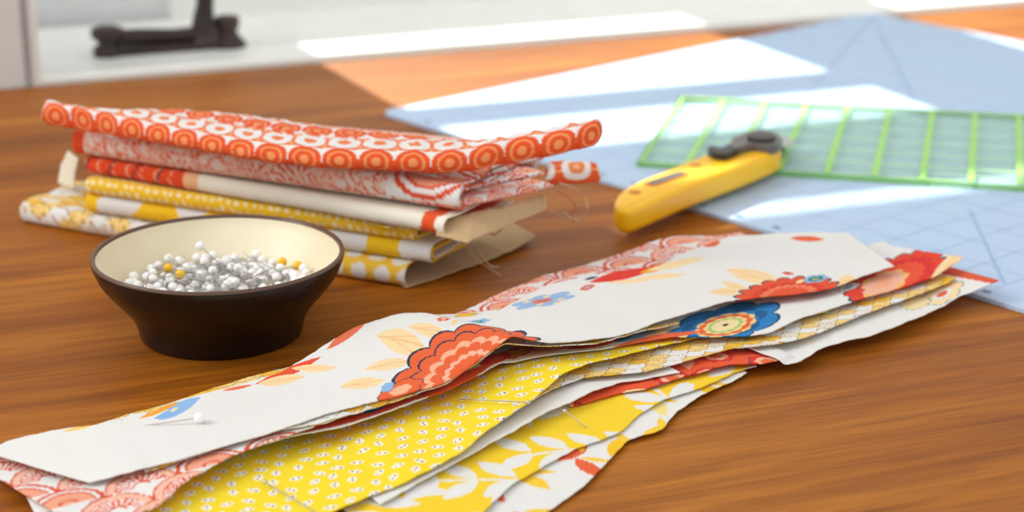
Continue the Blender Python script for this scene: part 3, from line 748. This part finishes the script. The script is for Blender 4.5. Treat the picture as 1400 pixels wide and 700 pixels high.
strips.append(fabric_strip('orange and white fan print strip peeping out along the far edge of the pile',
    [(-30, 652, .005), (62, 602, .005), (130, 588, .006), (200, 566, .006), (240, 556, .007), (335, 522, .008), (420, 497, .008), (452, 476, .009), (497, 446, .011), (560, 432, .012), (612, 434, .010), (650, 420, .009), (700, 395, .009), (748, 376, .009), (800, 362, .009), (850, 347, .009), (892, 330, .010), (926, 322, .010), (985, 322, .009)],
    [(20, 720, .005), (150, 712, .006), (190, 698, .007), (232, 662, .009), (300, 625, .010), (365, 602, .011), (430, 580, .012), (500, 556, .013), (600, 515, .014), (690, 465, .016), (740, 466, .016), (800, 460, .015), (850, 440, .012), (980, 400, .010)],
    lambda u, v: pr_fans(u, v, .026), s_range=(-.024, .36), slant=(-.014, 0), seed=19, gap=.001, wave=.0004, fray=.0006))
strips.append(fabric_strip('cream scallop print strip showing as a thin edge just under the topmost white strip',
    None, [(200, 650, .008), (352, 596, .011), (430, 582, .012), (500, 562, .013), (560, 542, .014), (612, 524, .015), (650, 498, .018), (690, 466, .021), (740, 472, .019), (800, 471, .017), (830, 466, .016), (870, 456, .014), (930, 440, .012)],
    lambda u, v: pr_scallop(u, v, .010, 4), seed=21, gap=.001, ds=.0006, dv=.0006, lay=.4))
def t1_print(u, v, X, Y):
    col = base(u.shape, WHT); z = .012
    Lf = lambda c, a, b, k=LFC: pleaf(col, X, Y, fr(c, a, b, z), k, LFV)
    # big orange bloom cut off by the near edge, with leaves
    Lf((548, 489), (582, 500), (550, 474)); Lf((585, 479), (612, 486), (584, 470)); Lf((530, 515), (562, 512), (528, 509)); Lf((495, 534), (526, 532), (492, 527)); Lf((622, 468), (626, 462), (618, 466))
    pflower(col, X, Y, fr((640, 525), (698, 470), (558, 512), z), 15, [(1, ORP, NAVY), (.78, ORP, NAVY), (.60, lin(250, 186, 150), None), (.50, ORP, None), (.34, PNK, None), (.26, ORP, None)], .2, .16)
    pflower(col, X, Y, fr((548, 545), (578, 534), (540, 536), z), 6, [(1, ORP, NAVY), (.5, lin(250, 190, 150), None)])
    pflower(col, X, Y, fr((530, 541), (538, 536), (526, 537), z), 4, [(1, LBL, BLU)])
    pflower(col, X, Y, fr((607, 461), (617, 458), (605, 456), z), 5, [(1, ORP, None), (.35, WHT, None)], 0, .35)
    pflower(col, X, Y, fr((652, 453), (671, 450), (654, 447), z), 6, [(1, lin(150, 196, 226), None), (.5, lin(80, 140, 170), None), (.25, lin(150, 200, 120), None)], 0, .35)
    # pale blue six petalled flower
    pflower(col, X, Y, fr((743, 416), (787, 408), (752, 403), z), 6, [(1, lin(158, 192, 232), None)], .1, .36)
    for k in range(6):
        t = k*math.pi/3+.35; c = (743+25*math.cos(t), 416-7*math.sin(t)); pleaf(col, X, Y, fr(c, (c[0]+6, c[1]-1), (c[0]+1, c[1]-2), z), CREAM)
    pflower(col, X, Y, fr((741, 417), (755, 415), (743, 413), z), 6, [(1, lin(236, 120, 80), None), (.55, lin(190, 130, 120), None)], 0, .1)
    pflower(col, X, Y, fr((803, 395), (813, 392), (802, 391), z), 4, [(1, lin(238, 112, 80), None), (.4, LBL, None)])
    # cut bloom along the far edge, red with yellow
    pleaf(col, X, Y, fr((858, 374), (910, 361), (858, 366), z), lin(232, 56, 40)); pleaf(col, X, Y, fr((895, 368), (916, 362), (894, 364), z), lin(244, 170, 50)); pleaf(col, X, Y, fr((808, 381), (818, 379), (808, 379), z), NAVY)
    pleaf(col, X, Y, fr((925, 361), (965, 352), (924, 356), z), LFC); pleaf(col, X, Y, fr((905, 379), (940, 376), (904, 375), z), LFC); pleaf(col, X, Y, fr((860, 386), (890, 384), (860, 383), z), LFC)
    pleaf(col, X, Y, fr((972, 333), (985, 330), (968, 329), z), lin(240, 110, 60)); pleaf(col, X, Y, fr((1104, 324), (1128, 325), (1104, 320), z), lin(240, 110, 60))
    # dark orange bloom towards the right with leaves and small blue flower
    Lf((1030, 378), (992, 368), (1034, 370)); Lf((1052, 383), (1028, 369), (1060, 378)); Lf((995, 401), (968, 403), (996, 395)); Lf((1010, 395), (986, 386), (1014, 390)); Lf((1155, 384), (1141, 386), (1158, 375))
    pflower(col, X, Y, fr((1078, 402), (1150, 392), (1076, 379), z), 19, [(1, lin(236, 84, 44), NAVY), (.72, lin(226, 62, 34), None), (.56, lin(246, 130, 90), None), (.4, lin(236, 88, 50), None)], 0, .17)
    pleaf(col, X, Y, fr((1192, 352), (1240, 352), (1205, 340), z), WHT)
    pflower(col, X, Y, fr((1115, 380), (1133, 378), (1117, 374), z), 6, [(1, lin(140, 190, 220), None), (.6, lin(60, 110, 140), None), (.3, lin(170, 200, 110), None)], 0, .3)
    pflower(col, X, Y, fr((1094, 384), (1100, 382), (1093, 382), z), 4, [(1, LFC, None)]); pflower(col, X, Y, fr((1077, 373), (1085, 374), (1078, 371), z), 4, [(1, lin(232, 80, 44), None)])
    pflower(col, X, Y, fr((1222, 354), (1236, 357), (1222, 347), z), 6, [(1, lin(232, 62, 36), NAVY)]); pflower(col, X, Y, fr((1196, 333), (1203, 334), (1196, 330), z), 4, [(1, lin(240, 112, 70), None)])
    # far edge at the left: orange scraps and leaves, blue petals
    pleaf(col, X, Y, fr((395, 513), (440, 497), (392, 508), z), lin(238, 86, 50)); Lf((385, 524), (352, 528), (388, 517)); Lf((430, 511), (462, 513), (428, 506))
    pleaf(col, X, Y, fr((478, 468), (508, 448), (474, 462), z), lin(240, 120, 84)); pleaf(col, X, Y, fr((325, 534), (304, 538), (324, 532), z), lin(240, 120, 84))
    pleaf(col, X, Y, fr((246, 560), (275, 546), (242, 554), z), lin(150, 192, 236)); pleaf(col, X, Y, fr((230, 567), (250, 562), (230, 563), z), lin(140, 186, 236)); pflower(col, X, Y, fr((238, 562), (244, 560), (238, 560), z), 4, [(1, CREAM, None)])
    pleaf(col, X, Y, fr((218, 562), (246, 552), (216, 559), z), lin(246, 170, 60)); pleaf(col, X, Y, fr((108, 583), (132, 579), (108, 581), z), lin(250, 210, 110))
    return col
strips.append(fabric_strip('topmost white strip with orange blooms, cream leaves and pale blue flowers',
    [(-20, 628, .008), (62, 592, .010), (120, 579, .011), (182, 572, .012), (232, 560, .012), (272, 542, .013), (338, 525, .013), (410, 505, .013), (450, 479, .014), (475, 462, .015), (500, 447, .016), (530, 437, .017), (560, 428, .018), (590, 427, .017), (614, 433, .015), (650, 437, .013), (692, 428, .012), (716, 408, .012), (745, 390, .012), (800, 378, .012), (850, 370, .012), (900, 362, .012), (930, 345, .012), (985, 326, .012), (1050, 321, .011), (1100, 320, .011), (1150, 321, .011), (1176, 321, .012), (1210, 338, .012), (1240, 350, .013)],
    [(60, 672, .008), (120, 658, .010), (200, 638, .011), (290, 612, .012), (365, 590, .013), (430, 573, .013), (500, 554, .014), (530, 545, .015), (585, 530, .016), (612, 515, .017), (650, 489, .020), (690, 461, .023), (715, 466, .022), (748, 470, .020), (790, 468, .018), (830, 462, .017), (858, 455, .016), (900, 440, .015), (940, 428, .014), (1000, 412, .013), (1060, 403, .012), (1100, 400, .012), (1150, 390, .012), (1200, 373, .012), (1240, 360, .0125)],
    t1_print, s_range=(-.016, .3935), slant=(-.026, .016), seed=20, gap=.001, ds=.0005, dv=.0005, bumps=[(560, 480, .014, .003, .035, .025), (880, 420, .012, .001, .03, .02)], wave=.0005))

def zat(px, py, z0=.012):
    z = z0
    for _ in range(6): q = P(px, py, z); z = float(samp(HM, np.array(q[0]), np.array(q[1])))
    return z
za = zat(273, 571); pin_px((273, 571), za+.002, (232, 577), zat(232, 577)+.001, 'white headed pin lying on the topmost white strip near its left end')
pin_px((722, 550), zat(722, 552)+.0025, (678, 548), zat(678, 552)+.0015, 'pin whose small head pokes out by the narrow white strip edge', True)
pin_px((772, 562), zat(772, 562)+.002, (799, 582), zat(799, 582)+.0008, 'bare steel pin lying on the yellow leaf print strip', True)
pin_px((362, 659), zat(362, 659)+.002, (420, 693), zat(420, 693)+.0008, 'slender steel pin lying on the yellow blossom print in the foreground', True)

# ---------------------------------------------------------------- the folded stack
def bundle(label, left, right, zl, zr, th, depth, turns, pr, parts=(), bdir=None, seed=0, ds=.0012, bow=0.0, over=0.0, taper=.6):
    """cloth rolled flat (a spiral of plies) and stretched from left to right; left/right = pixel of the lower front edge"""
    l = P(*left, zl); r = P(*right, zr); a = (r-l)[:2]; Ln = np.linalg.norm(a); a /= Ln
    b = np.array([-a[1], a[0]]) if bdir is None else np.array(bdir, float); b /= np.linalg.norm(b)
    # section: flattened spiral, outermost ply last
    path = []
    for k in range(turns):
        h0 = k*th*.5/(turns+.15); h1 = th-h0; R = (h1-h0)/2; y0 = R+h0*.6; y1 = depth-h0*1.4
        seg = []
        for t in np.linspace(y1, y0, 40): seg.append((t, h1+.0006*math.sin(t*130+k*2+seed)))       # top, back to front
        for t in np.linspace(math.pi/2, 3*math.pi/2, 22)[1:-1]: seg.append((y0+R*math.cos(t), (h0+h1)/2+R*math.sin(t)))
        hb = h0 + (th*.5/(turns+.15) if False else 0)
        for t in np.linspace(y0, y1-.004, 40): seg.append((t, h0+.0003*math.sin(t*150+k)))          # bottom, front to back
        if k < turns-1:
            n0 = (k+1)*th*.5/(turns+.15); n1 = th-n0; Rb = (n1-h0)/2
            yb = y1-.004
            for t in np.linspace(-math.pi/2, math.pi/2, 22)[1:-1]: seg.append((yb+Rb*math.cos(t)*.8, (h0+n1)/2+Rb*math.sin(t)))
        path += seg
    p = np.array(path); sl_ = np.r_[0, np.cumsum(np.hypot(*np.diff(p, axis=0).T))]
    tt = np.arange(0, sl_[-1], ds); py_ = np.interp(tt, sl_, p[:, 0]); pz_ = np.interp(tt, sl_, p[:, 1])
    s = np.arange(-over, Ln, ds); U, V = np.meshgrid(s, tt, indexing='ij')
    PY = py_[None, :]*(1+(taper-1)*(1-U/Ln)); PZ = pz_[None, :]+0*U
    q = (U/Ln)
    zb = zl+(zr-zl)*q
    wob = .0010*snoise(U, seed+1, 34)+.0005*snoise(U+V*.4, seed+7, 110)
    X = l[0]+a[0]*(U+.0025*snoise(V, seed+2, 28)*(q > .9)*(q-.9)*10)+b[0]*(PY+wob+bow*4*q*(1-q)); Y = l[1]+a[1]*U+b[1]*(PY+wob+bow*4*q*(1-q))
    Z = zb+PZ*(1+.05*snoise(U, seed+3, 30))
    Z = np.maximum(Z, .0006)
    o = empty('folded_fabric', (float(l[0]), float(l[1]), float(zl)), label, 'fabric', 'folded fabrics in the stack')
    grid_obj('cloth', X, Y, Z, pr(U, V), o, M['cloth'], .0005)
    return o, dict(l=l, r=r, a=a, b=b, L=Ln)
def slab(name, near, far, th, pr, parent, z_extra=0.0, ds=.0007, nv=240, sag=0.0, seed=0):
    """soft folded ply: a closed rounded section lofted between two outlines (pixel x, pixel y, z of the middle)"""
    def cur(l):
        w = np.array([[*P(x, y, z)[:2], z] for x, y, z in l]); d = np.r_[0, np.cumsum(np.linalg.norm(np.diff(w, axis=0), axis=1))]; return w, d
    wn_, dn = cur(near); wf2, df = cur(far); n = int(max(dn[-1], df[-1])/ds); t = np.linspace(0, 1, n)
    def ev(w, d, k):
        y = np.interp(t*d[-1], d, w[:, k]); m = 15; ker = np.hanning(2*m+3); ker /= ker.sum()
        yp = np.r_[2*y[0]-y[m+1:0:-1], y, 2*y[-1]-y[-2:-m-3:-1]]; return np.convolve(yp, ker, 'valid')
    N = np.stack([ev(wn_, dn, k) for k in range(3)], -1); Fr = np.stack([ev(wf2, df, k) for k in range(3)], -1)
    ang = np.linspace(0, 2*math.pi, nv, endpoint=False); c = np.sign(np.cos(ang))*np.abs(np.cos(ang))**.55; s = np.sign(np.sin(ang))*np.abs(np.sin(ang))**.85
    endf = np.clip(np.minimum(t, 1-t)*n*ds/(th*.5), 0, 1); endf = np.sqrt(1-(1-endf)**2)
    mid = (N+Fr)/2; half = (Fr-N)/2; hl = np.linalg.norm(half[:, :2], axis=1)[:, None]
    kk = np.maximum(endf[:, None], .02)
    X = mid[:, 0:1]+half[:, 0:1]*c[None, :]; Y = mid[:, 1:2]+half[:, 1:2]*c[None, :]
    Z = mid[:, 2:3]+half[:, 2:3]*c[None, :]+s[None, :]*th/2*kk+sag*(1-c[None, :]**2)
    Z += .0007*snoise(t*60, seed, 1.7)[:, None]*np.ones_like(c)[None, :]
    Z = np.maximum(Z, .0006)
    U = (t*(dn[-1]+df[-1])/2)[:, None]+0*X
    dl = np.sqrt((c[None, 1:]-c[None, :-1])**2*hl**2+((s[None, 1:]-s[None, :-1])*th/2)**2); Lc = np.c_[np.zeros(len(t)), np.cumsum(dl, axis=1)]
    V = Lc[:, nv//2:nv//2+1]-Lc                       # distance round the section from the near fold
    vs = grid_obj(name, X, Y, Z, pr(U, V), parent, M['cloth'], 0, wrapv=True)
    return vs
def flap(name, pts_near, pts_far, pr, parent, ds=.0012, lift=0.0, seed=0):
    """single ply between two outlines (pixel x, pixel y, z)"""
    def cur(l):
        w = np.array([[*P(x, y, z)[:2], z] for x, y, z in l]); d = np.r_[0, np.cumsum(np.linalg.norm(np.diff(w, axis=0), axis=1))]; return w, d
    A, da = cur(pts_near); B, db = cur(pts_far); n = max(12, int(max(da[-1], db[-1])/ds)); t = np.linspace(0, 1, n)
    f = lambda w, d: np.stack([np.interp(t*d[-1], d, w[:, k]) for k in range(3)], -1)
    A, B = f(A, da), f(B, db); m = max(8, int(np.linalg.norm(A[0]-B[0])/ds)); v = np.linspace(0, 1, m)[None, :, None]
    G = A[:, None]*(1-v)+B[:, None]*v; G = G.copy(); G[..., 2] += lift*np.sin(v[..., 0]*math.pi)+.0006*snoise(t*9+seed, seed, 2)[:, None]
    G[..., 1] += .0006*snoise(t*30, seed+2, 2)[:, None]
    U = (t*da[-1])[:, None]+0*G[..., 0]; V = v[..., 0]*np.linalg.norm(A-B, axis=1)[:, None]
    return grid_obj(name, G[..., 0], G[..., 1], np.maximum(G[..., 2], .0006), pr(U, V), parent, M['cloth'], .0005)
BEI = lin(206, 176, 134)
plain = lambda c: (lambda u, v: base(u.shape, c))
def pr_f3(u, v):
    col = base(u.shape, lin(250, 247, 230))
    fill(col, u < .062, lin(238, 84, 40)); 
    for k in range(6): flower(col, u, v, (.006+k*.010, v.max()*0+.0), (.0, 0.0001), (.0001, 0), 5, [(1, PNK, None)])
    h = np.sin(u*700+np.sin(v*300)*2); fill(col, (u < .062) & (h > .93), lin(250, 180, 150)); fill(col, (u < .05) & (np.sin(u*420+v*200) > .97), NAVY)
    fill(col, (u > .062) & (u < .07), lin(250, 200, 150))
    fill(col, (np.abs(u-.201)+.3*np.abs(np.sin(v*260)*.006) < .0055), lin(240, 96, 44))
    fill(col, (u > .2115) & (u < .228) & (np.abs(np.sin(v*120+.9)) < .75), lin(170, 208, 232)); fill(col, (u > .214) & (u < .226) & (np.sin(v*120+1.6) > .6), lin(90, 140, 180))
    return col
f6, g6 = bundle('bottom folded fabric of the stack, yellow with large white spots', (28, 303), (556, 394), .0008, .0008, .0094, .075, 1, lambda u, v: np.where((u < .09)[..., None], pr_scallop(u, v, .0125, 6), pr_blobs(u, v, .0125)), seed=31, bow=-.001)
flap('open_flap', [(556, 393, .001), (640, 365, .002), (700, 342, .003), (732, 322, .005)], [(490, 360, .001), (560, 335, .001), (640, 310, .001), (690, 300, .002)], plain(BEI), f6, seed=3)
f5, g5 = bundle('golden yellow fabric with broad white leaves, second from the bottom of the stack', (120, 289), (592, 361), .0122, .0122, .0080, .072, 2,
    lambda u, v: (lambda c: (fill(c, np.sin(u*150+1.5*np.sin(v*70))+.6*np.sin(v*190+u*40) > .25, WHT), c)[1])(base(u.shape, lin(253, 208, 40))), seed=32)
f4, g4 = bundle('yellow fabric with small white dots, under the cream and red one in the stack', (118, 264), (572, 331), .0220, .0220, .0064, .072, 2, lambda u, v: pr_dots(u, v, .0046), seed=33)
flap('turned_corner', [(400, 282, .0291), (460, 292, .0291), (500, 302, .0291), (532, 312, .0291)], [(406, 272, .0292), (466, 282, .0292), (510, 292, .0292), (540, 302, .0292)], lambda u, v: pr_blobs(u, v, .009), f4, seed=9)
f3, g3 = bundle('cream fabric with red left end and blue spot in the middle of the stack', (118, 234), (612, 323), .0308, .0308, .0074, .066, 1, pr_f3, seed=34)
flap('frayed_underside', [(596, 322, .0312), (640, 331, .0310), (690, 310, .0315), (735, 291, .033), (748, 284, .034)], [(600, 295, .0365), (630, 293, .037), (690, 282, .038), (745, 266, .038)], plain(BEI), f3, seed=5)
tabp = [(88, 208, .028), (84, 226, .022), (80, 252, .014)]
flap('hanging_corner', [(80, 250, .014), (84, 226, .022), (94, 206, .030)], [(102, 259, .014), (103, 238, .022), (108, 217, .0315)], plain(lin(236, 228, 208)), f3, seed=6)
f2, g2 = bundle('thick folded coral and white line print fabric, second from the top of the stack', (100, 210), (628, 290), .0405, .0405, .0112, .078, 3,
    lambda u, v: np.where((u < .006)[..., None], lin(236, 84, 44), np.where((u < .178)[..., None], pr_lines(u, v), pr_fans(u+.012, v, .042))), seed=35)
for k, (zm, th_, nl) in enumerate(((.0498, .0050, [(604, 250), (650, 237), (690, 225), (746, 214)]), (.0458, .0032, [(626, 262), (650, 256), (690, 246), (746, 237)]), (.0425, .0042, [(622, 281), (660, 274), (700, 266), (757, 254)]))):
    slab('folded_end', [(x, y, zm) for x, y in nl], [(x-46, y-9, zm) for x, y in nl], th_, lambda u, v: pr_fans(u+.004*k, v+.006*k, .016), f2, seed=k)
f1 = empty('folded_fabric', tuple(float(x) for x in P(590, 238, .052)), 'orange fabric with white ring print, topmost of the stack', 'fabric', 'folded fabrics in the stack')
slab('upper_fold',
     [(56, 160, .060), (100, 164, .060), (154, 176, .060), (250, 195, .060), (357, 214, .060), (440, 222, .060), (500, 224, .060), (560, 226, .060), (600, 228, .060), (640, 224, .061), (700, 211, .064), (760, 201, .068), (800, 192, .071), (824, 182, .072)],
     [(62, 145, .062), (100, 156, .062), (150, 159, .062), (190, 159, .062), (240, 157, .062), (310, 161, .062), (390, 171, .062), (450, 181, .062), (520, 189, .062), (580, 195, .062), (636, 206, .062), (700, 194, .066), (760, 184, .070), (800, 174, .073), (824, 172, .074)],
     .0104, pr_rows, f1, sag=.000, seed=2)
slab('lower_fold', [(746, 246, .040), (760, 246, .040), (800, 243, .039), (822, 243, .038)], [(744, 228, .043), (760, 226, .043), (800, 228, .042), (820, 231, .041)],
     .0080, lambda u, v: pr_rings(u+.012, v+.002), f1, seed=3)
def thread(parent, pts, m='thread', r=.00028, fz=0):
    w = [P(x, y, z) for x, y, z in pts]; q = []
    for i in range(len(w)-1):
        p0, p1, p2, p3 = w[max(i-1, 0)], w[i], w[i+1], w[min(i+2, len(w)-1)]
        for j in range(6):
            t = j/6; q.append(.5*((2*p1)+(-p0+p2)*t+(2*p0-5*p1+4*p2-p3)*t*t+(-p0+3*p1-3*p2+p3)*t**3))
    q.append(w[-1]); tube('loose_thread', q, r, parent, M[m], 6)
thread(f3, [(665, 305, .030), (645, 328, .022), (642, 345, .012), (655, 358, .006), (668, 366, .003), (685, 377, .0008)])
thread(f3, [(652, 340, .012), (660, 352, .007), (672, 364, .004), (682, 364, .004)], r=.0004)
thread(f3, [(682, 290, .032), (688, 302, .028), (685, 314, .024), (676, 321, .021), (668, 318, .021)], 'thread_red')
thread(f2, [(765, 250, .040), (786, 258, .034), (799, 272, .028), (803, 286, .024), (796, 296, .020), (780, 300, .018), (766, 296, .018), (752, 288, .022)], r=.00035)
thread(f2, [(762, 262, .036), (778, 270, .030), (788, 284, .024), (778, 294, .020)], 'thread_red', .0003)
thread(f2, [(768, 290, .020), (785, 302, .012), (792, 304, .008)], r=.0006)
